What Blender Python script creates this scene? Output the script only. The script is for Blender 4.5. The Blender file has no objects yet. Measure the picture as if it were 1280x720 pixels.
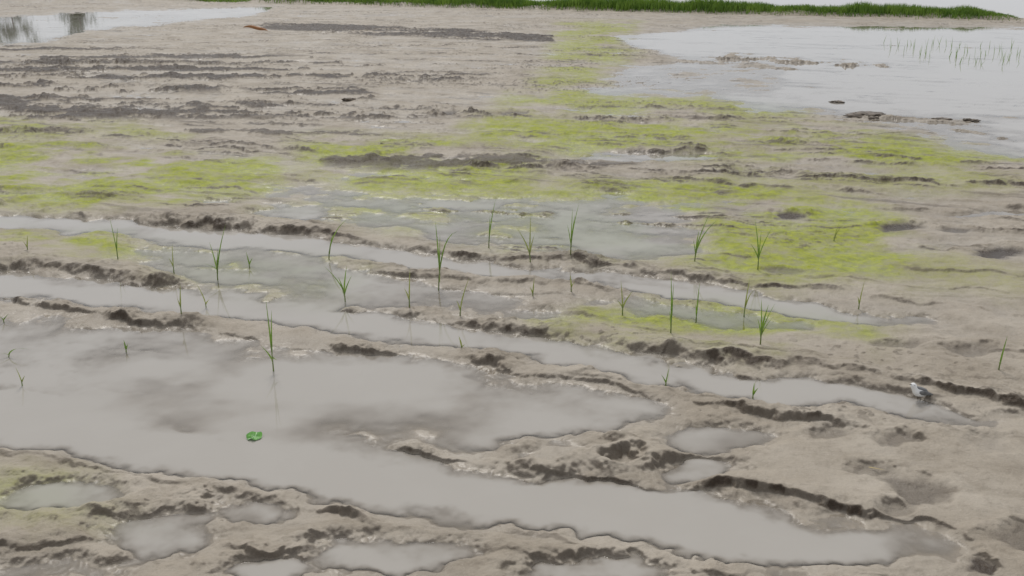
import bpy, math, random
import numpy as np
random.seed(7); RS = np.random.RandomState(11)
scene = bpy.context.scene
C = scene.collection
F = 1244.0; CH = 1.6; TH = math.atan(420/F); ST, CT = math.sin(TH), math.cos(TH)

def P(u, v, z=0.0):
    """ground point (height z) seen at photo position u,v"""
    a = (u-640)/F; b = (360-v)/F
    t = (CH-z)/(ST-b*CT)
    return (t*a, t*(CT+b*ST), z)
def depth_at(y): return y*CT+CH*ST

# ------------------------------------------------------------------ numpy noise
TB = [RS.rand(256, 256).astype(np.float32)*2-1 for _ in range(12)]
def vn(x, y, s):
    xi = np.floor(x); yi = np.floor(y)
    xf = (x-xi).astype(np.float32); yf = (y-yi).astype(np.float32)
    xi = xi.astype(np.int32) & 255; yi = yi.astype(np.int32) & 255
    x1 = (xi+1) & 255; y1 = (yi+1) & 255
    sx = xf*xf*(3-2*xf); sy = yf*yf*(3-2*yf)
    T = TB[s % 12]
    a = T[yi, xi]; b = T[yi, x1]; c = T[y1, xi]; d = T[y1, x1]
    return (a+(b-a)*sx)*(1-sy)+(c+(d-c)*sx)*sy
def fbm(x, y, o, s, g=0.5):
    r = 0; A = 1; n = 0
    for k in range(o):
        r = r+A*vn(x+17.3*k+s*5.1, y+9.7*k-s*3.3, s+k); n += A; A *= g
        x, y = (x*0.8-y*0.6)*2.03, (x*0.6+y*0.8)*2.03
    return r/n*1.5
def billow(x, y, o, s):
    r = 0; A = 1; n = 0
    for k in range(o):
        r = r+A*(1-np.abs(vn(x+7.3*k+s, y+3.7*k, s+k))*2); n += A; A *= 0.5
        x, y = (x*0.8-y*0.6)*2.1, (x*0.6+y*0.8)*2.1
    return r/n
def sst(a, b, x):
    t = np.clip((x-a)/(b-a), 0, 1); return t*t*(3-2*t)

# ------------------------------------------------------------------ grid
ys = [1.35]
while ys[-1] < 26.5:
    D = ys[-1]; ys.append(D+min(D*D/1990*0.72, 0.045))
while ys[-1] < 34: ys.append(ys[-1]+0.12)
while ys[-1] < 600: ys.append(ys[-1]*1.06)
ys = np.array(ys, np.float32)
tin = np.linspace(-0.545, 0.545, 1340)
to = 0.545+np.cumsum(np.linspace(0.0012, 0.012, 75))
ts = np.concatenate([-to[::-1], tin, to]).astype(np.float32)
dep = depth_at(ys)
X = dep[:, None]*ts[None, :]
Y = np.repeat(ys[:, None], len(ts), 1)
V1 = 360-F*(ys*ST-CH*CT)/dep
U = np.repeat((640+F*ts)[None, :], len(ys), 0)
V = np.repeat(V1[:, None], len(ts), 1)
pv = np.maximum(V+60, 1)
NR, NC = X.shape
p0 = P(0, 355); p1 = P(1200, 522)
ang = math.atan2(p1[1]-p0[1], p1[0]-p0[0])
ca, sa = math.cos(ang), math.sin(ang)
AL = X*ca+Y*sa; AC = -X*sa+Y*ca

w1 = fbm(X*2.2, Y*2.2, 4, 1); w2 = fbm(X*2.2+40, Y*2.2, 4, 2); w3 = fbm(X*9, Y*9, 4, 9, .6); w4 = fbm(X*9, Y*9+9, 4, 10, .6)
UW = U+(w1*0.12+w3*0.038)*F*pv/1990
VW = V+(w2*0.080+w4*0.036)*pv*pv/1990
UH = U+(w1*0.05+w3*0.036)*F*pv/1990
VH = V+(w2*0.028+w4*0.030)*pv*pv/1990

clod = billow(X*13, Y*13, 3, 3)
clodB = fbm(X*26, Y*26, 3, 5)
clodC = billow(X*48, Y*48, 3, 6)
soft = fbm(X*6, Y*9, 3, 8)
along = fbm(AL*2.6, AC*2.6, 3, 6)
scal = 1.0*fbm(AL*2.7+9, AC*1.5, 2, 3)+0.75*fbm(AL*10, AC*7, 4, 4, .6)

H = 0.016+0.010*fbm(X*1.6, Y*1.6, 3, 0)+0.008*fbm(X*5, Y*6, 3, 4)
nearw = sst(240, 560, V)
patch = sst(-.2, .5, fbm(X*1.4+5, Y*1.4, 3, 6))
H += nearw*(0.0008+0.0026*patch)*clodB
farw = 1-sst(215, 330, V)
streak = fbm(AL*0.9, AC*7, 4, 8)
H += farw*(0.012*streak+0.003*clodB+0.006*soft)
midw = (1-nearw)*(1-farw)
H += midw*(0.003*clodB+0.006*fbm(AL*1.2, AC*6, 3, 2))
DK = np.zeros_like(H); AG = np.zeros_like(H); DKH = np.zeros_like(H)

def poly(pts, soft_, u=UW, v=VW):
    """soft inside mask of a polygon"""
    vs = [p[1] for p in pts]
    r = np.where((V1 > min(vs)-90) & (V1 < max(vs)+90))[0]
    out = np.zeros_like(H)
    if len(r) == 0: return out
    r0, r1 = r.min(), r.max()+1
    uu = u[r0:r1]*0.35; vv = v[r0:r1]
    d2 = np.full(uu.shape, 1e9, np.float32); ins = np.zeros(uu.shape, bool)
    n = len(pts)
    for i in range(n):
        ax, ay = pts[i][0]*0.35, pts[i][1]; bx, by = pts[(i+1) % n][0]*0.35, pts[(i+1) % n][1]
        ex, ey = bx-ax, by-ay; L2 = ex*ex+ey*ey+1e-9
        t = np.clip(((uu-ax)*ex+(vv-ay)*ey)/L2, 0, 1)
        d2 = np.minimum(d2, (uu-ax-t*ex)**2+(vv-ay-t*ey)**2)
        if abs(ey) > 1e-6:
            ins ^= ((ay > vv) != (by > vv)) & (uu < (bx-ax)*(vv-ay)/(by-ay)+ax)
    sd = np.sqrt(d2)*np.where(ins, 1, -1)
    sf = soft_*pv[r0:r1]/480
    out[r0:r1] = sst(-1, 1, sd/sf)
    return out
def curve(pts):
    us = [p[0] for p in pts]; vs = [p[1] for p in pts]
    if us[0] <= 0:
        k = (vs[1]-vs[0])/(us[1]-us[0]); us = [-900]+us; vs = [vs[0]+k*(-900-us[1])]+vs
    if us[-1] >= 1280:
        k = (vs[-1]-vs[-2])/(us[-1]-us[-2]); vs = vs+[vs[-1]+k*(2200-us[-1])]; us = us+[2200]
    return us, vs
def rows(vs, m):
    r = np.where((V1 > min(vs)-m) & (V1 < max(vs)+m))[0]
    return (r.min(), r.max()+1) if len(r) else (0, 1)
def band(pts, u, v, m, e=22, eo=12):
    us, vs = curve(pts); r0, r1 = rows(vs, m)
    uu = u[r0:r1]; vv = v[r0:r1]
    vc = np.interp(uu, us, vs).astype(np.float32)
    f = np.ones_like(uu)
    if us[0] > 0: f *= sst(us[0]-eo, us[0]+e, uu)
    if us[-1] < 1280: f *= 1-sst(us[-1]-e, us[-1]+eo, uu)
    return r0, r1, vv-vc, f
UM, VM = (UW+U)/2, (VW+V)/2
def channel(pts, w, dp, e=260):
    r0, r1, d, f = band(pts, UW, V+0.75*(VW-V), w*3+40, e, 60)
    d = np.abs(d)/(w*(0.55+0.45*f))+0.20*soft[r0:r1]
    H[r0:r1] -= dp*(0.25+0.75*f)*sst(0, .15, f)*(1-sst(0.3, 1.4, d))
def ridge(pts, w, amp, dark=0.8, hole=0.5):
    r0, r1, d, f = band(pts, UM, VM, w*6+40, 45)
    d = d/w+0.75*scal[r0:r1]
    wid = 1+0.6*along[r0:r1]
    pr = np.where(d < 0, np.exp(-(d/1.8)**2), 1-sst(0.12, 0.12+0.50*np.clip(wid, .45, 1.5), d))
    m = np.clip(1-hole+hole*1.7*(along[r0:r1]+0.25)+.25*soft[r0:r1], 0.0, 1.35)
    cb = clodB[r0:r1]; so_ = soft[r0:r1]; cc = clodC[r0:r1]; pt = patch[r0:r1]
    H[r0:r1] += amp*0.58*f*pr*m*(0.95+0.34*so_+(.12+.16*pt)*cb+0.15*clod[r0:r1]+.09*pt*cc)
    face = sst(-0.02, 0.2, d)*(1-sst(0.45, 0.78, d))  # near face darkened: moist torn soil plus backlit shade put into the colour
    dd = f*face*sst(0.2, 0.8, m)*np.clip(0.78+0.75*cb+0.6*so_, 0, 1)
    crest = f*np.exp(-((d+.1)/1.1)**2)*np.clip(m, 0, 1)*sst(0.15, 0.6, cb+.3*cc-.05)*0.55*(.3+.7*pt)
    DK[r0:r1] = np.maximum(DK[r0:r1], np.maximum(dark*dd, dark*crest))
def hole(u, v, rx, ry, dp, rim=0.008, dark=0.0):
    r0, r1 = rows([v], ry*3+25)
    e = np.sqrt(((UH[r0:r1]-u)/rx)**2+((VH[r0:r1]-v)/ry)**2)*(1+0.25*soft[r0:r1])
    if dark:      # a dry footprint: sunk from the surface but not down to the water
        q = 1-sst(0.4, 1.2, e)
        H[r0:r1] = H[r0:r1]*(1-q)+q*np.maximum(H[r0:r1]-dp, 0.0035)
        DKH[r0:r1] = np.maximum(DKH[r0:r1], dark*(1-sst(.6, 1.15, e+.2*np.clip((VH[r0:r1]-v)/ry, 0, 2))))  # shade inside the hollow, painted into the dark mask
    else:
        H[r0:r1] -= dp*(1-sst(0.4, 1.3, e))
    if rim:
        up = sst(-0.4, 0.8, (v-VH[r0:r1])/ry)        # soil pushed up mostly behind the hollow
        H[r0:r1] += rim*np.exp(-((e-1.35)/0.35)**2)*up*(0.8+0.5*clodB[r0:r1])

# ------------------------------------------------------------------ flooded regions
E_ = poly([(-900,385),(0,392),(150,405),(330,428),(470,448),(600,468),(720,486),(830,506),(850,522),(760,540),(640,548),(560,556),
                 (560,575),(700,592),(850,608),(960,625),(1060,645),(1120,668),(1080,690),(900,684),(700,664),(560,664),(470,640),(330,600),(200,592),(60,566),(0,560),(-900,540)], 16)
mound = fbm(X*2.1+3, Y*2.8, 2, 7)
H -= E_*(0.042-0.013*mound-0.003*soft)
H += 0.034*poly([(600,556),(640,543),(780,543),(840,560),(860,594),(740,592),(620,584)], 12)
channel([(0,278),(160,287),(330,302),(480,319),(600,334),(750,350),(900,368),(1050,388),(1195,404)], 10.5, 0.05)
channel([(0,358),(200,376),(400,396),(520,415),(640,434),(780,455),(950,486),(1100,510),(1230,532)], 19, 0.050)
channel([(60,545),(350,582),(560,615),(720,637),(900,660),(1050,678),(1200,697)], 30, 0.036, 300)
H -= 0.026*poly([(330,262),(430,244),(560,247),(760,250),(860,262),(900,290),(880,322),(760,328),(640,312),(520,296),(400,285)], 18)
H -= 0.027*poly([(150,302),(300,310),(430,325),(480,345),(430,382),(330,366),(200,345),(130,322)], 14)
H -= 0.024*poly([(440,345),(640,360),(760,378),(720,405),(620,402),(480,385),(420,375)], 12)
H -= 0.022*poly([(780,372),(900,385),(1010,398),(1020,415),(900,415),(800,400)], 10)
POND = poly([(770,48),(900,33),(1300,36),(1900,40),(1900,290),(1280,198),(1150,168),(1060,152),(980,142),(870,117),(745,114),(770,88),(850,76)], 30)
H -= POND*(0.046+0.034*streak+.010*soft)
POND2 = poly([(720,60),(880,70),(1000,80),(960,118),(860,116),(740,112)], 14)
H += POND2*POND*(0.024+0.026*streak)
POND3 = poly([(960,128),(1100,138),(1200,150),(1290,168),(1290,200),(1150,170),(980,145)], 12)
H += POND3*POND*(0.018+0.032*streak)
PL = poly([(-900,55),(0,22),(180,13),(340,9),(320,18),(200,30),(110,38),(60,50),(0,56),(-900,150)], 24)
H -= PL*(0.040+0.030*streak)
for a in [(268,255,26,5,.025),(358,265,46,8,.025),(575,255,60,6,.015),(815,198,85,6,.034),(1250,268,50,6,.03),(690,262,70,8,.01),(560,300,60,8,.01)]:
    hole(*a, rim=0)

# ------------------------------------------------------------------ ridges thrown up beside the ruts
ridge([(0,258),(100,267),(230,279),(380,291),(480,304)], 5, 0.040, .95, .4)
ridge([(510,308),(600,320),(700,329),(850,344),(1000,359),(1150,379),(1290,400)], 4.5, 0.034, .95, .45)
ridge([(0,328),(80,336),(200,353),(250,358)], 8.5, 0.048, .85, .3)
ridge([(280,358),(350,376)], 8, 0.042, .85, .2)
ridge([(455,336),(600,351),(700,358),(780,366)], 5, 0.032, .85, .5)
ridge([(820,360),(980,372),(1100,392)], 4, 0.014, .6, .6)
ridge([(395,384),(500,396),(600,408),(700,420),(850,437),(1000,458),(1150,478),(1290,512)], 8, 0.036, .95, .45)
ridge([(700,418),(850,450),(1000,474),(1170,496)], 8, 0.020, .9, .45)
ridge([(640,385),(760,400),(840,418)], 6, 0.016, .5, .6)
ridge([(0,376),(60,384),(130,394),(230,408),(335,423)], 6, 0.056, .95, .5)
ridge([(405,433),(500,446)], 5, 0.052, .9, .35)
ridge([(565,449),(650,464),(730,478),(800,494),(870,507),(960,523),(1080,540)], 6.5, 0.042, .9, .55)
ridge([(700,470),(820,490),(930,510)], 5, 0.016, .5, .5)
ridge([(458,557),(520,567),(572,575)], 5, 0.058, .95, .2)
ridge([(640,589),(700,598),(760,602),(850,608),(905,612)], 5.5, 0.030, .95, .3)
ridge([(860,605),(960,614),(1040,632),(1110,645),(1190,664)], 8, 0.040, 1.0, .2)
ridge([(420,546),(460,550)], 5, 0.044, .6, .2)
ridge([(215,535),(250,540),(300,541),(360,545)], 5, 0.050, .8, .6)
ridge([(0,490),(60,494),(90,498)], 5, 0.042, .3, .4)
ridge([(60,420),(200,440),(300,446)], 4, 0.020, .4, .8)
ridge([(0,566),(60,575),(150,592),(200,604)], 8, 0.017, .45, .5)
ridge([(190,602),(270,615),(330,628)], 8, 0.016, .45, .5)
ridge([(395,640),(440,650),(500,668)], 9, 0.030, .8, .35)
ridge([(90,645),(150,652),(210,640),(260,632)], 8, 0.017, .55, .5)
ridge([(0,700),(90,690),(130,680)], 8, 0.016, .45, .5)
ridge([(270,690),(380,700),(440,690)], 8, 0.018, .75, .45)
ridge([(590,690),(700,698),(800,706),(950,716),(1150,725)], 7, 0.013, .4, .6)
ridge([(610,668),(680,672),(760,690)], 6, 0.012, .4, .5)
for pts, w, a, dk in [
  ([(0,165),(200,176),(380,192),(520,204),(640,209),(820,216),(1000,222),(1290,238)], 3.6, .028, .95),
  ([(150,178),(300,190),(450,205),(620,218)], 3.2, .024, .95),
  ([(0,185),(200,200),(330,208)], 3, .018, .6),
  ([(480,200),(560,205),(700,214),(860,228),(1060,243),(1290,262)], 2.8, .022, .85),
  ([(380,215),(560,228),(760,236),(960,246),(1100,262),(1290,280)], 2.8, .015, .7),
  ([(520,143),(600,146),(700,147),(850,152),(1000,148)], 2.6, .028, 1),
  ([(700,135),(820,136),(960,138)], 2.2, .02, .8),
  ([(560,165),(760,172),(960,180),(1200,200)], 2.4, .018, .7),
  ([(740,190),(860,190),(960,198),(1060,205),(1290,215)], 2.6, .024, .95),
  ([(870,70),(950,74),(1040,80),(1145,86)], 2.4, .07, .7),
  ([(900,82),(1000,88),(1060,92)], 1.8, .045, .5),
  ([(1000,118),(1060,122),(1130,126)], 1.6, .05, .5),
  ([(1060,146),(1150,152),(1240,160)], 1.8, .04, .7),
  ([(1150,158),(1220,166),(1290,178)], 1.8, .035, .5),
  ([(940,112),(1010,116),(1060,120)], 1.6, .03, .5),
  ([(250,130),(330,130),(430,133),(560,140)], 2.5, .022, 1),
  ([(0,142),(160,150),(420,160)], 2.5, .02, .8),
  ([(980,285),(1100,300),(1290,318)], 3.5, .013, .5),
  ([(1080,330),(1200,345),(1290,350)], 3.5, .011, .5),
  ([(0,240),(90,245),(200,252)], 4, .022, .6),
  ([(1090,425),(1180,432),(1290,442)], 6, .014, .6)]:
    ridge(pts, w, a, dk, .55)
# many minor wheel and drag lines running with the ruts
rr = random.Random(21)
for i in range(110):
    v0 = rr.choice([rr.uniform(55, 150), rr.uniform(130, 260), rr.uniform(150, 300), rr.uniform(150, 300), rr.uniform(300, 470)])
    u0 = rr.uniform(-150, 1150); ln = rr.uniform(150, 620); k = 2.3e-4*(v0+60)*rr.uniform(.7, 1.15)*(0.3 if v0 < 120 else 1)
    if v0 < 120 and u0 > 450: u0 -= 650
    pts = [(u0, v0), (u0+ln*.5, v0+ln*.5*k+rr.uniform(-2, 2)), (u0+ln, v0+ln*k)]
    s_ = (v0+60)/300
    dkm = .55 if v0 > 300 else .95
    ridge([(max(p[0], 1.0) if j == 0 else p[0], p[1]) for j, p in enumerate(pts)], rr.uniform(1.5, 2.9)*s_, rr.uniform(.007, .015)*(.7 if v0 > 300 else 1), rr.uniform(.5, 1)*dkm, .7)

# churned dark plough rows: thin broken streaks of wet soil on paler mud
chn = .95*fbm(X*0.40+.5*w1, Y*2.3+.25*w2, 4, 7, .6)+.22*clodB+.25*soft
def churn(pts, w, amp, dark, th=-.25):
    global H, DK
    m = poly(pts, w)
    mm = m*sst(th, th+.25, chn)
    H += amp*mm*(0.5+0.4*soft+0.35*clod)
    DK = np.maximum(DK, dark*mm*np.clip(1.25+0.4*clodB, 0, 1))
churn([(-500,80),(0,84),(60,78),(160,80),(400,86),(610,95),(580,104),(300,112),(120,122),(0,126),(-500,130)], 10, .028, 1.0, .0)
churn([(-300,56),(160,60),(340,70),(620,84),(330,86),(0,84)], 8, .02, .95, .16)
churn([(320,104),(440,106),(480,130),(350,126),(300,112)], 8, .022, 1, .05)
churn([(325,30),(420,32),(560,37),(695,47),(695,54),(560,50),(400,42),(325,37)], 4, .03, 1.0, -.35)
churn([(-300,118),(200,120),(560,130),(620,150),(100,152),(-300,150)], 8, .02, .95, .18)
churn([(200,112),(280,112),(280,118),(200,118)], 6, .03, 1)
churn([(400,188),(720,200),(900,216),(700,222),(420,210)], 8, .010, .8, .15)
churn([(0,150),(400,160),(600,185),(400,190),(0,170)], 8, .012, .8, .22)
cn = fbm(X*1.1, Y*1.8, 3, 10)
cr_ = sst(.38, .62, clodB)*sst(.0, .6, cn)*(1-sst(120, 230, V))
H += 0.006*cr_; DK = np.maximum(DK, .7*cr_)
cr2 = sst(.5, .75, fbm(X*34, Y*34, 2, 8))*sst(.35, .9, cn)*sst(200, 300, V)*(1-sst(500, 600, V))
H += 0.004*cr2; DK = np.maximum(DK, .45*cr2)

# ------------------------------------------------------------------ lumpy foreground, pools, footprints
lump = poly([(-900,560),(0,568),(200,600),(330,622),(480,655),(520,690),(900,705),(1200,712),(1280,690),(1280,900),(-900,900)], 14)
H += lump*(0.010*fbm(X*6, Y*6, 3, 3)+0.005*(clod-0.4)+0.0015*clodB-.003)
lumpR = poly([(830,515),(1060,525),(1280,530),(1280,720),(1210,700),(1190,660),(1050,625),(940,600),(840,590)], 12)
H += lumpR*0.008
for a in [(95,622,74,22,.032,.006,0),(190,676,86,32,.036,.008,0),(310,648,54,21,.032,.008,0),(343,714,70,16,.036,.008,0),(80,716,90,16,.020,.003,0),
          (525,696,98,20,.034,.005,0),(745,714,106,15,.034,.006,0),(20,622,60,22,.016,.003,0),(30,668,50,12,.012,.003,0),(440,700,50,14,.02,.004,0),
          (905,552,100,24,.038,.004,0),(885,592,50,13,.042,.004,0),(692,566,66,17,.050,.004,0),(785,579,38,9,.044,.004,0),
          (235,463,52,14,.012,0,0),(45,470,60,14,.012,0,0),
          (993,272,26,5.5,.03,.012,1),(1118,287,32,7.5,.035,.014,1.0),(1247,319,32,8,.03,.012,1),(1200,290,22,4,.015,.006,.7),(990,343,24,5,.012,.004,.5),
          (1130,556,34,12,.014,.008,.45),(1045,552,34,9,.013,.008,.4),(1160,620,44,20,.018,.008,.55),(1110,590,28,10,.013,.005,.3),(1120,640,30,10,.013,.005,.35),
          (1208,708,22,10,.045,.010,1.0),(1260,680,30,22,.015,.010,.5),(1225,560,36,12,.010,.004,.1),(1250,520,30,7,.010,.004,.1),
          (1130,432,40,7,.012,.006,.4),(1225,440,40,8,.012,.006,.4),(560,143,16,3,.03,.018,.9),(645,144,18,3,.03,.018,.8)]:
    hole(*a)

# ------------------------------------------------------------------ bund and beyond
b0 = P(330, 4); b1 = P(1262, 25)
def bund_y(x):
    t = (x-b0[0])/(b1[0]-b0[0]); return b0[1]+t*(b1[1]-b0[1])
by = bund_y(X)+0.25
bm_ = (1-sst(0.25, 0.75, np.abs(Y-by+0.12*vn(X*0.7, Y*0+3, 4))))*(1-sst(b1[0]-0.1, b1[0]+0.35, X))
beyond = sst(0.3, 0.9, Y-by)
right = sst(P(430, 4)[0], P(640, 4)[0], X)
H = H*(1-beyond)+beyond*(0.02+0.02*clodB-0.09*np.maximum(right, sst(8, 12, Y-by)))
H += 0.10*bm_*(1+0.4*fbm(X*2, Y*2, 2, 5))
H += sst(50, 57, Y)*0.2

# ------------------------------------------------------------------ masks
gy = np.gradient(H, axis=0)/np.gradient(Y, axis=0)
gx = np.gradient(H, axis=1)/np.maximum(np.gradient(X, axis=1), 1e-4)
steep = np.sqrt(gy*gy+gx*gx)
DK = np.maximum(DK, 0.7*sst(0.36, 1.0, steep)*sst(-0.2, 0.5, gy))  # steep camera-facing slopes: exposed moist soil and painted backlit shade
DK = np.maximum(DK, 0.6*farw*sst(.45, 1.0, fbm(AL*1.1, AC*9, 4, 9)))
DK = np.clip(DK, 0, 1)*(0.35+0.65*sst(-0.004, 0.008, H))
DK = np.maximum(DK, DKH)
an = fbm(X*1.3, Y*1.6, 4, 7)+0.30*soft+0.12*streak
for pts, w in [([(-400,183),(0,184),(60,182),(200,196),(345,204),(345,235),(210,256),(60,256),(0,250),(-400,244)], 1.9),
  ([(-100,282),(0,284),(130,294),(150,316),(0,324),(-100,322)], 1.4),
  ([(380,172),(560,174),(680,196),(660,244),(460,244),(360,208)], 1.1),
  ([(600,146),(900,152),(1100,158),(1180,182),(1290,200),(1290,216),(1000,210),(750,200),(590,182)], 1.0),
  ([(700,232),(900,232),(1080,258),(1150,300),(1120,345),(1000,352),(880,330),(850,300),(860,270)], 1.5),
  ([(700,28),(800,28),(775,60),(800,70),(745,90),(760,132),(650,132),(685,70)], .8),
  ([(820,386),(950,386),(1095,406),(1070,440),(960,444),(850,430),(690,410)], 1.25),
  ([(-100,150),(130,152),(230,172),(-100,178)], .85),
  ([(1100,300),(1290,350),(1290,366),(1150,360)], .5),
  ([(420,226),(860,238),(900,264),(640,252),(420,248)], .9),
  ([(640,116),(860,118),(1010,140),(1010,152),(760,152),(620,142)], .8),
  ([(900,205),(1250,215),(1250,240),(1100,240),(900,228)], .6),
  ([(330,262),(430,244),(860,262),(900,290),(880,322),(760,328),(520,296)], .6),
  ([(150,300),(430,325),(470,345),(420,375),(200,345)], .55),
  ([(-200,595),(80,600),(110,660),(-200,665)], .5)]:
    AG = np.maximum(AG, poly(pts, 28)*w)
AG = np.clip(AG*sst(-0.75, 0.40, an)*1.1, 0, 1)*(1-0.75*DK)
WET = 1-sst(0.002, 0.022, H+.006*cn)
FILM = 1-sst(0.0005, 0.0055, H)

def grid_mesh(name, co, fr, fc, cols, keep=None):
    nr, nc = fr, fc
    idx = np.arange(nr*nc, dtype=np.int32).reshape(nr, nc)
    q = np.stack([idx[:-1, :-1], idx[:-1, 1:], idx[1:, 1:], idx[1:, :-1]], -1).reshape(-1, 4)
    if keep is not None: q = q[keep.reshape(-1)]
    used = np.unique(q); rm = np.full(nr*nc, -1, np.int32); rm[used] = np.arange(len(used), dtype=np.int32)
    q = rm[q]; co = co[used]
    me = bpy.data.meshes.new(name)
    me.vertices.add(len(used)); me.vertices.foreach_set('co', co.astype(np.float32).ravel())
    me.loops.add(q.size); me.loops.foreach_set('vertex_index', q.ravel())
    me.polygons.add(len(q)); me.polygons.foreach_set('loop_start', np.arange(0, q.size, 4, dtype=np.int32))
    me.polygons.foreach_set('use_smooth', np.ones(len(q), bool))
    me.update(calc_edges=True)
    for an_, arr in cols.items():
        at = me.attributes.new(an_, 'FLOAT_COLOR', 'POINT')
        at.data.foreach_set('color', arr.reshape(-1, 4)[used].astype(np.float32).ravel())
    return me
def link(name, me, mat, parent=None, kind=None):
    o = bpy.data.objects.new(name, me); C.objects.link(o)
    if mat: me.materials.append(mat)
    if parent: o.parent = parent
    if kind: o['kind'] = kind
    return o

# ------------------------------------------------------------------ materials
class N:
    def __init__(s, name):
        s.m = bpy.data.materials.new(name); s.m.use_nodes = True; s.t = s.m.node_tree; s.t.nodes.clear()
        s.out = s.t.nodes.new('ShaderNodeOutputMaterial')
    def n(s, ty, **k):
        x = s.t.nodes.new(ty)
        for a, b in k.items(): setattr(x, a, b)
        return x
    def l(s, a, b): s.t.links.new(a, b)
    def val(s, sock, v):
        if hasattr(v, 'node'): s.l(v, sock)
        else: sock.default_value = v
    def math(s, op, a, b=0.0, c=0.0):
        x = s.n('ShaderNodeMath', operation=op); s.val(x.inputs[0], a); s.val(x.inputs[1], b)
        if op == 'MULTIPLY_ADD': s.val(x.inputs[2], c)
        return x.outputs[0]
    def mix(s, f, a, b):
        x = s.n('ShaderNodeMix', data_type='RGBA'); s.val(x.inputs[0], f)
        s.val(x.inputs[6], a); s.val(x.inputs[7], b); return x.outputs[2]
    def noise(s, vec, sc, det=4, rough=.55):
        x = s.n('ShaderNodeTexNoise'); s.l(vec, x.inputs['Vector']); x.inputs['Scale'].default_value = sc
        x.inputs['Detail'].default_value = det; x.inputs['Roughness'].default_value = rough; return x.outputs[0]
    def ramp(s, f, a, b):
        x = s.n('ShaderNodeMapRange', interpolation_type='SMOOTHSTEP'); s.val(x.inputs[0], f)
        x.inputs[1].default_value = a; x.inputs[2].default_value = b; return x.outputs[0]

g = N('wet_mud')
geo = g.n('ShaderNodeNewGeometry'); pos = geo.outputs['Position']
att = g.n('ShaderNodeAttribute', attribute_name='mask'); sep = g.n('ShaderNodeSeparateColor'); g.l(att.outputs['Color'], sep.inputs[0])
dk, ag, wt = sep.outputs[0], sep.outputs[1], sep.outputs[2]; film = att.outputs['Alpha']
mp = g.n('ShaderNodeMapping'); g.l(pos, mp.inputs[0]); mp.inputs['Rotation'].default_value = (0, 0, -ang); mp.inputs['Scale'].default_value = (1, 5, 1)
n1 = g.noise(pos, 2.3, 5); n2 = g.noise(pos, 22, 6, .66); n3 = g.noise(pos, 110, 4, .6); n4 = g.noise(pos, 7, 5, .6); ns = g.noise(mp.outputs[0], 1.6, 6, .65)
n5 = g.noise(pos, 60, 4, .7)
col = g.mix(g.ramp(n1, .3, .7), (.320,.276,.218,1), (.415,.368,.302,1))
col = g.mix(g.math('MULTIPLY', g.ramp(ns, .50, .70), .5), col, (.20,.168,.127,1))
col = g.mix(g.math('MULTIPLY', g.ramp(n4, .52, .75), .42), col, (.21,.177,.136,1))
col = g.mix(g.math('MULTIPLY', g.ramp(n2, .48, .74), .42), col, (.18,.150,.114,1))
col = g.mix(g.math('MULTIPLY', g.ramp(n3, .54, .78), .5), col, (.47,.415,.34,1))
col = g.mix(g.math('MULTIPLY', wt, .22), col, (.225,.195,.152,1))
agc = g.mix(g.ramp(n2, .25, .75), (.175,.21,.012,1), (.36,.39,.035,1))
agf = g.math('MULTIPLY', ag, g.math('MULTIPLY_ADD', g.ramp(g.math('ADD', g.math('MULTIPLY', n2, .45), g.math('MULTIPLY', n4, .55)), .36, .58), .48, .46))
col = g.mix(agf, col, agc)
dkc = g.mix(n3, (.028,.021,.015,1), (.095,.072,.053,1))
col = g.mix(g.math('MULTIPLY', dk, g.ramp(n2, .08, .40)), col, dkc)  # dark soil, together with the shade painted on ridge faces and in footprints
bs = g.n('ShaderNodeBsdfPrincipled'); g.l(col, bs.inputs['Base Color'])
rg = g.math('MULTIPLY_ADD', wt, -.12, .52); rg = g.math('MULTIPLY_ADD', n4, .3, g.math('SUBTRACT', rg, .15)); rg = g.math('MULTIPLY_ADD', dk, -.14, rg)
rmix = g.n('ShaderNodeMix'); g.l(film, rmix.inputs[0]); g.l(rg, rmix.inputs[2]); rmix.inputs[3].default_value = .34
g.l(rmix.outputs[0], bs.inputs['Roughness']); bs.inputs['IOR'].default_value = 1.40
sl_ = g.math('MULTIPLY_ADD', wt, .20, .12); sl_ = g.math('MULTIPLY_ADD', film, .05, sl_); g.l(sl_, bs.inputs['Specular IOR Level'])
bp = g.n('ShaderNodeBump'); bp.inputs['Distance'].default_value = .012
g.l(g.math('MULTIPLY_ADD', film, -.65, .95), bp.inputs['Strength'])
hh = g.math('ADD', g.math('MULTIPLY', n2, .7), g.math('MULTIPLY', n3, .16)); hh = g.math('MULTIPLY_ADD', n5, g.math('MULTIPLY_ADD', dk, .45, .17), hh)
g.l(hh, bp.inputs['Height']); g.l(bp.outputs[0], bs.inputs['Normal'])
g.l(bs.outputs[0], g.out.inputs[0]); MUD = g.m

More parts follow.
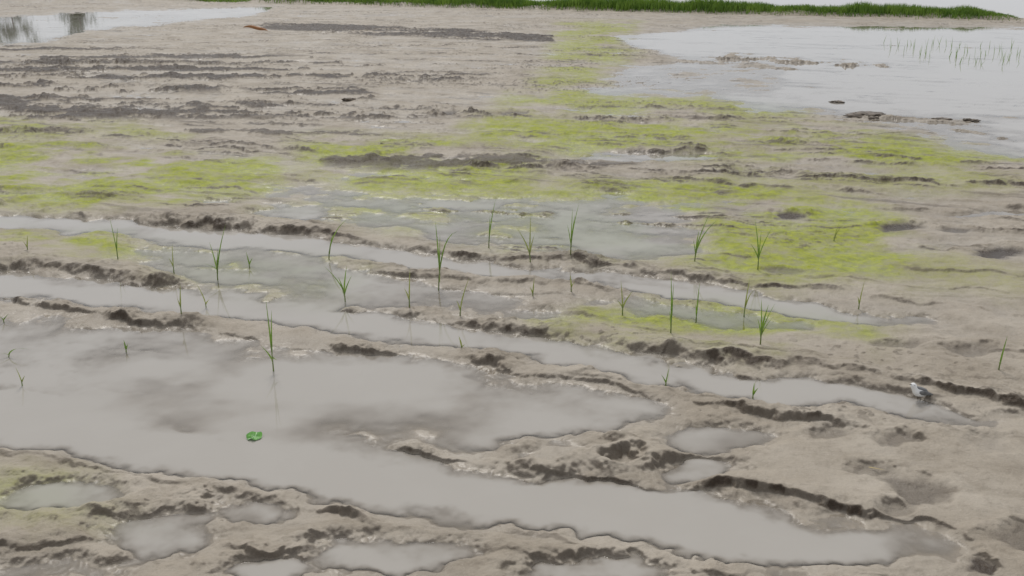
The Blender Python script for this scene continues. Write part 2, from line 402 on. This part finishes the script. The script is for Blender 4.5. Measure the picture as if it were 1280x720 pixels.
g = N('murky_water')
geo = g.n('ShaderNodeNewGeometry'); pos = geo.outputs['Position']
att = g.n('ShaderNodeAttribute', attribute_name='depth'); sep = g.n('ShaderNodeSeparateColor'); g.l(att.outputs['Color'], sep.inputs[0])
nn = g.noise(pos, 1.6, 5); nb = g.noise(pos, 4.5, 5)
deep = g.math('ADD', sep.outputs[2], g.math('MULTIPLY_ADD', nn, .9, -.45))
mc = g.mix(g.ramp(deep, .0, .85), (.275,.243,.200,1), (.375,.350,.312,1))
mc = g.mix(g.math('MULTIPLY', g.ramp(nb, .45, .68), .3), mc, (.40,.376,.338,1))
mc = g.mix(g.math('MULTIPLY', sep.outputs[1], .8), mc, (.30,.31,.215,1))
df = g.n('ShaderNodeBsdfDiffuse'); g.l(mc, df.inputs[0])
tr = g.n('ShaderNodeBsdfTransparent')
m1 = g.n('ShaderNodeMixShader'); g.l(sep.outputs[0], m1.inputs[0]); g.l(tr.outputs[0], m1.inputs[1]); g.l(df.outputs[0], m1.inputs[2])
gl = g.n('ShaderNodeBsdfGlossy'); gl.inputs['Roughness'].default_value = .02; gl.inputs[0].default_value = (1,1,1,1)
fr = g.n('ShaderNodeFresnel'); fr.inputs[0].default_value = 1.33
bp = g.n('ShaderNodeBump'); bp.inputs['Strength'].default_value = .05; bp.inputs['Distance'].default_value = .01
g.l(g.noise(pos, 9, 2), bp.inputs['Height']); g.l(bp.outputs[0], gl.inputs['Normal'])
m2 = g.n('ShaderNodeMixShader'); g.l(fr.outputs[0], m2.inputs[0]); g.l(m1.outputs[0], m2.inputs[1]); g.l(gl.outputs[0], m2.inputs[2])
g.l(m2.outputs[0], g.out.inputs[0]); WATER = g.m

def simple(name, c1, c2, scale=60, rough=.5, trans=0.0, spec=.5):
    g = N(name); tc = g.n('ShaderNodeTexCoord'); n = g.noise(tc.outputs['Object'], scale, 4)
    c = g.mix(g.ramp(n, .3, .7), c1+(1,), c2+(1,))
    b = g.n('ShaderNodeBsdfPrincipled'); g.l(c, b.inputs['Base Color']); b.inputs['Roughness'].default_value = rough
    b.inputs['Specular IOR Level'].default_value = spec
    o = b.outputs[0]
    if trans:
        t = g.n('ShaderNodeBsdfTranslucent'); g.l(c, t.inputs[0]); m = g.n('ShaderNodeMixShader'); m.inputs[0].default_value = trans
        g.l(o, m.inputs[1]); g.l(t.outputs[0], m.inputs[2]); o = m.outputs[0]
    bb = g.n('ShaderNodeBump'); bb.inputs['Distance'].default_value = .003; g.l(n, bb.inputs['Height']); g.l(bb.outputs[0], b.inputs['Normal'])
    g.l(o, g.out.inputs[0]); return g.m
LEAF = simple('seedling_leaf_green', (.13,.235,.03), (.22,.34,.06), 40, .45, .4)
LEAFY = simple('seedling_leaf_yellowed', (.23,.28,.07), (.32,.34,.11), 40, .5, .4)
STEM = simple('seedling_stem_pale', (.17,.25,.06), (.26,.30,.12), 40, .5, .2)
GRASS = simple('bund_grass', (.085,.17,.02), (.20,.31,.045), 3, .6, .4)
DARKCLOD = simple('dark_clod_mud', (.08,.065,.05), (.20,.165,.13), 25, .5, 0, .2)
FOL = simple('shrub_foliage', (.03,.06,.015), (.07,.12,.03), 2, .6, .2)
BARK = simple('shrub_bark', (.09,.07,.05), (.16,.12,.09), 12, .8)

# ------------------------------------------------------------------ ground and water
co = np.stack([X, Y, H], -1).reshape(-1, 3)
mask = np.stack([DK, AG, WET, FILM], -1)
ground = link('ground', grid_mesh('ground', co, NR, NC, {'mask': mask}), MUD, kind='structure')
r2_ = (NR-1)//2*2+1; c2_ = (NC-1)//2*2+1
Hs = H[:r2_, :c2_]
X2, Y2, H2 = X[:r2_:2, :c2_:2], Y[:r2_:2, :c2_:2], Hs[::2, ::2]
mn = Hs[:-1:2, :-1:2].copy()
for a, b in [(0,1),(0,2),(1,0),(1,1),(1,2),(2,0),(2,1),(2,2)]:
    mn = np.minimum(mn, Hs[a:Hs.shape[0]-2+a:2, b:Hs.shape[1]-2+b:2])
dp = np.maximum(-H2, 0)
alpha = np.clip(1-np.exp(-(dp/0.0085)**1.2), 0, 1)
tint = np.clip(AG[:r2_:2, :c2_:2]*1.2, 0, 1)
wco = np.stack([X2, Y2, np.zeros_like(X2)], -1).reshape(-1, 3)
wat = link('water', grid_mesh('water', wco, X2.shape[0], X2.shape[1],
      {'depth': np.stack([alpha, tint, np.clip(dp/.036, 0, 1), np.ones_like(alpha)], -1)}, keep=(mn < 0.002)), WATER, kind='structure')
me = bpy.data.meshes.new('far_ground'); me.from_pydata([(-900,-300,-.3),(900,-300,-.3),(900,1500,-.3),(-900,1500,-.3)], [], [(0,1,2,3)])
link('outer_terrain', me, MUD, kind='structure')

def hz(x, y):
    d = depth_at(y); r = min(max(int(np.searchsorted(ys, y)), 0), NR-1); c = min(max(int(np.searchsorted(ts, x/d)), 0), NC-1)
    return float(H[r, c])

# ------------------------------------------------------------------ mesh helpers
def ribbon(vs, fs, base, tip, w, sag=0.0, n=8, face=0.0):
    """a grass leaf: tapering folded ribbon from base to tip with a bow"""
    bx, by_, bz = base; tx, ty, tz = tip
    k0 = len(vs); cf, sf = math.cos(face), math.sin(face)
    for i in range(n+1):
        t = i/n
        x = bx+(tx-bx)*t**1.5; y = by_+(ty-by_)*t**1.5; z = bz+(tz-bz)*(t if sag == 0 else (t+sag*math.sin(math.pi*t)))
        ww = w*0.5*(0.55+1.5*t if t < .3 else 1.0)*(1-max(0, t-.3)/.7)**.8+0.0002
        vs += [(x-ww*cf, y-ww*sf, z), (x, y+ww*.35, z-ww*.2), (x+ww*cf, y+ww*sf, z)]
    for i in range(n):
        a = k0+3*i
        fs += [(a, a+1, a+4, a+3), (a+1, a+2, a+5, a+4)]
def tube(vs, fs, pts, r0, r1, n=6):
    k0 = len(vs)
    for i, p in enumerate(pts):
        r = r0+(r1-r0)*i/(len(pts)-1)
        for j in range(n):
            a = 2*math.pi*j/n; vs.append((p[0]+r*math.cos(a), p[1]+r*math.sin(a), p[2]))
    for i in range(len(pts)-1):
        for j in range(n):
            a = k0+i*n+j; b = k0+i*n+(j+1) % n; fs.append((a, b, b+n, a+n))
    fs.append(tuple(k0+j for j in range(n))[::-1]); fs.append(tuple(k0+(len(pts)-1)*n+j for j in range(n)))
def mesh(name, vs, fs):
    me = bpy.data.meshes.new(name); me.from_pydata(vs, [], fs); me.update()
    me.polygons.foreach_set('use_smooth', [True]*len(me.polygons)); return me
def tag(o, label, cat, group=None):
    o['label'] = label; o['category'] = cat
    if group: o['group'] = group

# ------------------------------------------------------------------ rice seedlings
# (u, v of base, stem px, [(tip dx px, tip height px, sag)], label, yellowed)
S = [
 (148,328,20,[(-3,52,0),(4,38,0),(1,30,0)],'upright rice seedling in green shallow water at far left, near the thick dark ridge',0),
 (218,346,14,[(2,38,0),(-6,20,0)],'thin faint rice seedling just left of the taller one beside the left ridge',1),
 (272,350,26,[(14,66,0),(-4,48,0),(-14,22,0),(4,40,0)],'tall rice seedling leaning right at the tip, in the left shallow pool',0),
 (312,334,6,[(-4,18,0),(5,12,0)],'very short rice seedling right of the tall left pool seedling',0),
 (411,325,18,[(28,52,.08),(6,30,0)],'rice seedling leaning strongly to the right beside the broken rut ridge',0),
 (432,377,18,[(-24,44,0),(5,46,0),(8,30,0),(-8,30,0)],'bushy rice seedling spreading left, between the two left ruts',0),
 (548,363,36,[(36,72,.35),(-2,84,0),(10,56,0),(4,70,0)],'tallest central rice seedling with one long leaf arching over to the right',0),
 (512,390,16,[(3,50,0),(-5,26,0)],'slim rice seedling in front and left of the arching central one',1),
 (575,396,10,[(12,46,0),(-4,20,0)],'thin rice seedling slanting right, in front of the arching central one',1),
 (611,312,20,[(9,60,0),(2,40,0)],'slender single stalk rice seedling above the upper rut, centre',0),
 (663,332,16,[(-17,42,0),(0,58,0),(5,32,0)],'pale rice seedling, one leaf leaning left, left of the darker one by the ridge',1),
 (713,327,24,[(9,60,0),(4,48,0),(-5,36,0),(1,56,0)],'dark green rice seedling on the upper rut ridge right of centre',0),
 (666,372,6,[(2,22,0),(-4,12,0)],'tiny rice seedling in the upper rut below the pale seedling',1),
 (868,331,22,[(16,60,0),(26,52,.08),(2,40,0),(-3,26,0)],'rice seedling fanning to the right at the edge of the algae flat',0),
 (947,341,20,[(-7,60,0),(12,52,0),(0,50,0),(-10,30,0)],'dense dark rice seedling on the green algae flat, right of the fanning one',0),
 (1042,304,5,[(6,18,0),(2,22,0)],'tiny rice seedling near the footprint on the algae flat',1),
 (838,424,22,[(-2,74,0),(2,60,0),(-4,30,0)],'tall straight rice seedling on the wide ridge below the middle rut',0),
 (870,402,12,[(3,46,0),(-3,24,0)],'slim rice seedling just right of the tall straight one',0),
 (778,396,14,[(-3,42,0),(12,32,0),(-8,20,0)],'small rice seedling left of the tall straight one',1),
 (930,396,14,[(2,50,0),(6,34,0)],'thin rice seedling behind the bushy right hand one',1),
 (950,436,22,[(-4,58,0),(17,48,0),(6,50,0),(-7,34,0),(12,36,0)],'bushy rice seedling with spreading tips on the green patch above the long rut',0),
 (1073,388,8,[(3,36,0),(-3,16,0)],'faint thin rice seedling beside the right end of the upper rut',1),
 (1247,470,12,[(5,42,0),(-5,14,0)],'lone rice seedling on the bare mud at far right',0),
 (342,464,34,[(-4,88,0),(3,76,0),(-12,34,0),(9,14,.3)],'tall long stemmed rice seedling standing in open water left of centre',0),
 (158,440,5,[(-3,14,0),(3,10,0)],'tiny rice seedling alone in the left flood water',0),
 (228,404,10,[(1,34,0),(-4,18,0)],'thin rice seedling poking from the clods of the left rut edge',1),
 (258,384,6,[(-8,32,0),(7,12,0)],'small slanting rice seedling in the left rut water',1),
 (5,403,4,[(-2,10,0),(3,8,0)],'tiny rice seedling at the left edge of the view by the rut',0),
 (10,446,5,[(28,10,.5),(-12,8,0)],'rice seedling bent flat over the water at the left edge',0),
 (28,482,8,[(-2,26,0),(4,12,0)],'short faint rice seedling in the left pool below the bent one',1),
 (832,484,6,[(4,22,0),(-5,12,0)],'short rice seedling at the edge of the long middle rut',0),
 (941,498,6,[(-2,24,0),(6,14,0)],'short rice seedling in the long rut below the bushy one',0),
 (577,436,4,[(-3,18,0),(5,8,0)],'short yellowish rice seedling in the long rut near centre',1),
 (714,366,6,[(-2,22,0),(4,14,0)],'small rice seedling in the rut water below the dark ridge seedling',1),
 (36,322,5,[(3,18,0),(-3,12,0)],'small rice seedling on the green mud at the left edge behind the thick ridge',1),
]
for (u, v, sp, lv, lab, yel) in S:
    x, y, _ = P(u, v); z0 = hz(x, y); k = depth_at(y)/F
    r = bpy.data.objects.new('rice_seedling', None); C.objects.link(r); r.location = (x, y, z0); r.empty_display_size = .05
    tag(r, lab, 'rice seedling', 'rice seedlings scattered over the flooded ruts')
    off = max(-z0, 0)
    vs, fs = [], []
    lean = lv[0][0]*k*0.10
    tube(vs, fs, [(0,0,-.02),(lean*.3,0,(off+sp*k)*.5),(lean,0,off+sp*k)], .0036, .0018)
    link('stem', mesh('stem', vs, fs), STEM, r)
    for i, (dx, hp, sg) in enumerate(lv):
        vs, fs = [], []
        ty = random.uniform(-.03, .04); zb = off+sp*k*random.uniform(.25, .7)
        ribbon(vs, fs, (lean*.5, 0, zb), (dx*k, ty, off+max(hp*k/CT, .01)), random.uniform(.0060, .0082), sg, face=random.uniform(-.5, .5))
        link('leaf', mesh('leaf', vs, fs), LEAFY if yel else LEAF, r)

# tiny far row in the open pond
for i in range(44):
    if i < 28: u = 1108+i*6.2+random.uniform(-4, 4); v = 58+(u-1108)*0.05+random.uniform(-6, 6)
    else: u = random.uniform(1150, 1275); v = 72+(u-1150)*.06+random.uniform(-6, 6)
    x, y, _ = P(u, v); k = depth_at(y)/F; vs, fs = [], []
    for j in range(random.choice([1, 2, 2])):
        ribbon(vs, fs, (random.uniform(-.01,.01), 0, -.03), (random.uniform(-.05, .05), random.uniform(-.05,.05), random.uniform(6, 14)*k), .0075, 0, n=4, face=random.uniform(-1, 1))
    o = link('distant_seedling', mesh('distant_seedling', vs, fs), LEAF); o.location = (x, y, 0)
    tag(o, 'tiny sparse rice seedling in the far row standing in the open pond', 'rice seedling', 'far rice seedlings in the open pond')

# ------------------------------------------------------------------ bund grass
vs, fs = [], []
x = -16.0
while x < b1[0]+0.1:
    dens = 1.0 if x > P(600, 8)[0] else (0.65 if x > P(330, 4)[0] else 0.3)
    edge = max(0.3, min(1, (b1[0]+.1-x)/1.0))
    hn = 1+.35*float(vn(np.array([x*1.1]), np.array([2.0]), 3)[0])
    for _ in range(int(70*dens)):
        xx = x+random.uniform(0, .03*1.4); yy = bund_y(xx)+0.2+random.gauss(0, .26)
        hgt = random.uniform(.09, .22)*(0.5+.6*dens)*edge*hn
        z = hz(xx, yy)-.01; a = random.uniform(0, 6.28); w = random.uniform(.006, .012)
        lx, ly = random.gauss(0, .05), random.gauss(0, .05)
        c_, s_ = math.cos(a)*w, math.sin(a)*w; k0 = len(vs)
        vs += [(xx-c_, yy-s_, z), (xx+c_, yy+s_, z), (xx+c_*.7+lx*.4, yy+s_*.7+ly*.4, z+hgt*.6), (xx-c_*.7+lx*.4, yy-s_*.7+ly*.4, z+hgt*.6), (xx+lx, yy+ly, z+hgt)]
        fs += [(k0, k0+1, k0+2, k0+3), (k0+3, k0+2, k0+4)]
    x += .042
me = bpy.data.meshes.new('grass'); me.from_pydata(vs, [], fs)
o = link('bund_grass', me, GRASS, kind='stuff'); tag(o, 'long strip of short green grass along the far earth bank', 'grass')

# ------------------------------------------------------------------ shrubs on the far bank, seen as green reflections in the far left pool
for (u, hgt, wd, lab) in [(8, 3.7, 1.0, 'dark green shrub on the far bank, mirrored at the left end of the far pool'),
                          (93, 3.3, 0.9, 'smaller dark green shrub right of the other one on the far bank')]:
    yy = 60.0; xx = (u-640)/F*depth_at(yy)
    r = bpy.data.objects.new('shrub', None); C.objects.link(r); r.location = (xx, yy, .12); tag(r, lab, 'shrub', 'shrubs on the far bank')
    vs, fs = [], []; tube(vs, fs, [(0,0,-.1),(.05,0,.6),(-.04,.03,1.4),(.02,0,hgt*.8)], .09, .02)
    for j in range(5):
        a = j*1.3; z = .7+.3*j; tube(vs, fs, [(0,0,z),(wd*.35*math.cos(a), wd*.35*math.sin(a), z+.35),(wd*.7*math.cos(a), wd*.7*math.sin(a), z+.6)], .04, .01)
    link('trunk', mesh('trunk', vs, fs), BARK, r)
    vs, fs = [], []
    cl = [(random.gauss(0, wd*.45), random.gauss(0, wd*.45), random.uniform(.7, hgt-.35), random.uniform(.25, .5)) for _ in range(26)]
    for _ in range(4200):
        c = random.choice(cl); p = [c[q]+random.gauss(0, c[3]*.5) for q in range(3)]; k0 = len(vs)
        for _q in range(3): vs.append(tuple(p[q]+random.gauss(0, .045) for q in range(3)))
        fs.append((k0, k0+1, k0+2))
    link('crown', mesh('crown', vs, fs), FOL, r)

# ------------------------------------------------------------------ loose things
def clod_mesh(rx, ry, rz, seed):
    import bmesh
    from mathutils import noise, Vector
    bm = bmesh.new(); bmesh.ops.create_icosphere(bm, subdivisions=4, radius=1)
    for v in bm.verts:
        p = v.co*1.3+Vector((seed*7.1, seed, 0)); d = 1+.65*noise.noise(p)+.35*noise.noise(p*3)+.12*noise.noise(p*8)
        v.co = Vector((v.co.x*rx*d, v.co.y*ry*d, v.co.z*rz*d))
    me = bpy.data.meshes.new('clod'); bm.to_mesh(me); bm.free()
    me.polygons.foreach_set('use_smooth', [True]*len(me.polygons)); return me
for i, (u, v, w, h, lab) in enumerate([
    (1083,146,42,3.2,'long dark mud clod at the near shore of the open pond'),
    (1176,150,24,2.6,'dark mud clod in the pond shallows, left one of a close pair'),
    (1213,151,16,2.8,'dark mud clod in the pond shallows, right one of a close pair'),
    (1046,128,18,2.4,'small dark mud clod out in the pond water above the long shore clod'),
    (436,127,14,4,'dark lump of ploughed mud below the churned strip'),
    (481,182,9,4,'')]):
    x, y, _ = P(u, v); k = depth_at(y)/F
    if lab:
        o = link('mud_clod', clod_mesh(w*k/2, w*k/2.6, h*k*.75, i+1), DARKCLOD); o.location = (x, y, max(hz(x, y), 0)+.004)
        tag(o, lab, 'mud clod', 'dark mud clods')
    else:
        m = simple('pale_green_scrap', (.30,.42,.12), (.42,.52,.2), 20, .5)
        vs, fs = [], []; ribbon(vs, fs, (-.04,0,.02), (.04,.02,.03), .05, .8, n=6, face=1.5)
        o = link('green_scrap', mesh('green_scrap', vs, fs), m); o.location = (x, y, max(hz(x, y), 0))
        tag(o, 'small pale green leaf scrap on the algae streaks left of centre', 'leaf')

def leaf_disc(rx, ry, cup, seed, nr=6, na=40):
    vs = [(0,0,0)]; fs = []
    for i in range(1, nr+1):
        for j in range(na):
            a = 2*math.pi*j/na; r = i/nr
            q = 1+.05*math.sin(2*a+seed)+.025*math.sin(7*a+1)
            dd = abs((a-4.0+math.pi) % (2*math.pi)-math.pi)
            if dd < .25: q *= .7+.3*dd/.25
            vs.append((rx*r*q*math.cos(a), ry*r*q*math.sin(a), cup*r*r*(1+.6*math.sin(3*a+seed))+.002*math.sin(5*a)*r))
    for j in range(na): fs.append((0, 1+j, 1+(j+1) % na))
    for i in range(nr-1):
        for j in range(na):
            a = 1+i*na+j; b = 1+i*na+(j+1) % na; fs.append((a, a+na, b+na, b))
    return mesh('leaf', vs, fs)
x, y, _ = P(318, 547)
o = link('floating_leaf', leaf_disc(.026, .028, .005, 1.0), simple('bright_leaf', (.06,.23,.03), (.16,.42,.07), 60, .35, .2)); o.location = (x, y, max(hz(x, y), 0)+.003); o.rotation_euler = (.15,0,.4)
tag(o, 'single round bright green leaf floating on the near flood water', 'leaf')
x, y, _ = P(320, 43); k = depth_at(y)/F
vs, fs = [], []
for i in range(13):
    t = i/12; w_ = .085*math.sin(math.pi*min(1, t*1.05+.03))**.7
    for j in (-1, -.5, 0, .5, 1):
        vs.append(((-15+32*t)*k, .1*math.sin(3*t)+.8*w_*j, .12-.09*t+.7*w_*abs(j)+.012*math.sin(9*t)))
for i in range(12):
    for j in range(4): a = i*5+j; fs.append((a, a+1, a+6, a+5))
o = link('dry_leaf', mesh('dry_leaf', vs, fs), simple('dry_orange_leaf', (.42,.20,.09), (.52,.29,.15), 12, .6)); o.location = (x, y, hz(x, y)+.01)
tag(o, 'long dry orange brown leaf lying on the far bare mud', 'leaf')
x, y, _ = P(1095, 592)
vs, fs = [], []; ribbon(vs, fs, (-.022,.01,.004), (.022,-.012,.005), .006, .6, n=6, face=1.3)
o = link('straw_bit', mesh('straw_bit', vs, fs), simple('straw', (.34,.26,.10), (.44,.35,.15), 30, .6)); o.location = (x, y, hz(x, y)+.003)
tag(o, 'small yellow straw fragment on the right foreground mud', 'straw')

# ------------------------------------------------------------------ small bird on the right ridge: looks up and left, tail to the lower right
def spine_mesh(name, pts, n=14):
    """pts: (x, z, half width y, half height) rings swept along the body"""
    vs, fs = [], []
    for i, (x, z, ry, rz) in enumerate(pts):
        a0 = pts[max(i-1, 0)]; a1 = pts[min(i+1, len(pts)-1)]
        tx, tz = a1[0]-a0[0], a1[1]-a0[1]; L = math.hypot(tx, tz) or 1; nx, nz = -tz/L, tx/L
        for j in range(n):
            a = 2*math.pi*j/n; vs.append((x+nx*rz*math.sin(a), ry*math.cos(a), z+nz*rz*math.sin(a)))
    for i in range(len(pts)-1):
        for j in range(n):
            a = i*n+j; b = i*n+(j+1) % n; fs.append((a, b, b+n, a+n))
    fs.append(tuple(range(n))[::-1]); fs.append(tuple((len(pts)-1)*n+j for j in range(n)))
    return mesh(name, vs, fs)
x, y, _ = P(1148, 500)
bird = bpy.data.objects.new('bird', None); C.objects.link(bird); bird.location = (x, y, hz(x, y)-.002); bird.rotation_euler = (0, 0, .25)
tag(bird, 'small white and grey bird standing on the dark ridge at right', 'bird')
WH = simple('white_plumage', (.70,.70,.69), (.82,.82,.80), 60, .6); GR = simple('grey_plumage', (.10,.10,.10), (.20,.20,.20), 90, .6); BL = simple('black_plumage', (.02,.02,.02), (.05,.05,.05), 60, .5)
link('body', spine_mesh('body', [(.040,.034,.002,.002),(.034,.035,.008,.008),(.022,.038,.014,.014),(.006,.042,.0175,.018),(-.010,.047,.017,.018),(-.020,.055,.013,.013),
     (-.025,.063,.0105,.0105),(-.029,.071,.0115,.0115),(-.034,.077,.0100,.0098),(-.038,.080,.006,.006),(-.040,.081,.001,.001)]), WH, bird)
link('beak', spine_mesh('beak', [(-.037,.078,.0026,.0024),(-.044,.079,.0014,.0013),(-.050,.0795,.0003,.0003)], 8), BL, bird)
link('tail', spine_mesh('tail', [(.030,.038,.006,.003),(.045,.033,.006,.002),(.065,.026,.0075,.0016),(.080,.021,.006,.001)], 8), BL, bird)
link('back', spine_mesh('back', [(.036,.040,.002,.002),(.026,.048,.009,.005),(.010,.055,.013,.007),(-.006,.060,.012,.007),(-.017,.066,.008,.005),(-.022,.072,.003,.003)]), GR, bird)
for s in (-1, 1):
    m_ = spine_mesh('wing', [(-.012,.050,.002,.004),(.000,.048,.0035,.010),(.018,.043,.0035,.009),(.036,.038,.002,.005),(.048,.034,.001,.002)], 10)
    o = link('wing', m_, GR, bird); o.location = (0, s*.0165, 0)
    vs, fs = [], []; tube(vs, fs, [(-.002,s*.007,.030),(.003,s*.007,.014),(0,s*.007,.001)], .0013, .0009)
    for q in (-.008, -.006, .006): tube(vs, fs, [(0,s*.007,.0015),(q,s*.007+(q+.007)*.5,.001)], .0008, .0006, 5)
    link('leg', mesh('leg', vs, fs), BL, bird)
    o = link('eye', spine_mesh('eye', [(-.0335,.0785,.0004,.0004),(-.0325,.0785,.0016,.0016),(-.0315,.0785,.0004,.0004)], 8), BL, bird); o.location = (0, s*.0095, 0)

# ------------------------------------------------------------------ camera, light, world
cam = bpy.data.cameras.new('camera'); co_ = bpy.data.objects.new('camera', cam); C.objects.link(co_)
cam.sensor_width = 36; cam.lens = F/1280*36; cam.clip_end = 3000; cam.clip_start = .05
co_.location = (0, 0, CH); co_.rotation_euler = (math.pi/2-TH, 0, 0); scene.camera = co_
EL, AZ = math.radians(50), math.radians(-14)    # sun beyond the field, a little left
sl = bpy.data.lights.new('sun', 'SUN'); sl.energy = 1.8; sl.angle = math.radians(14); sl.color = (1, .96, .91)
so = bpy.data.objects.new('sun', sl); C.objects.link(so)
from mathutils import Vector
dirv = Vector((math.sin(AZ)*math.cos(EL), math.cos(AZ)*math.cos(EL), math.sin(EL)))
so.rotation_euler = dirv.to_track_quat('Z', 'Y').to_euler(); so.location = (0, 10, 20)
w = bpy.data.worlds.new('World'); scene.world = w; w.use_nodes = True; t = w.node_tree; t.nodes.clear()
ou = t.nodes.new('ShaderNodeOutputWorld'); bg = t.nodes.new('ShaderNodeBackground'); sk = t.nodes.new('ShaderNodeTexSky')
sk.sky_type = 'NISHITA'; sk.sun_disc = False; sk.sun_elevation = EL; sk.sun_rotation = AZ
mx = t.nodes.new('ShaderNodeMix'); mx.data_type = 'RGBA'; mx.inputs[0].default_value = .9
tc = t.nodes.new('ShaderNodeTexCoord'); nz = t.nodes.new('ShaderNodeTexNoise'); nz.inputs['Scale'].default_value = 3; nz.inputs['Detail'].default_value = 5
t.links.new(tc.outputs['Generated'], nz.inputs['Vector'])
cr = t.nodes.new('ShaderNodeMix'); cr.data_type = 'RGBA'; cr.inputs[6].default_value = (5.5, 5.65, 6.0, 1); cr.inputs[7].default_value = (7.9, 8.0, 8.25, 1)
t.links.new(nz.outputs[0], cr.inputs[0])
sx = t.nodes.new('ShaderNodeSeparateXYZ'); t.links.new(tc.outputs['Generated'], sx.inputs[0])
mr = t.nodes.new('ShaderNodeMapRange'); mr.inputs[1].default_value = 0; mr.inputs[2].default_value = .3; t.links.new(sx.outputs[2], mr.inputs[0])
hx = t.nodes.new('ShaderNodeMix'); hx.data_type = 'RGBA'; hx.inputs[6].default_value = (6.1, 6.25, 6.7, 1)
t.links.new(mr.outputs[0], hx.inputs[0]); t.links.new(cr.outputs[2], hx.inputs[7])
t.links.new(sk.outputs[0], mx.inputs[6]); t.links.new(hx.outputs[2], mx.inputs[7])
t.links.new(mx.outputs[2], bg.inputs[0]); bg.inputs[1].default_value = .1; t.links.new(bg.outputs[0], ou.inputs[0])
scene.view_settings.view_transform = 'Standard'; scene.view_settings.look = 'None'; scene.view_settings.exposure = 0
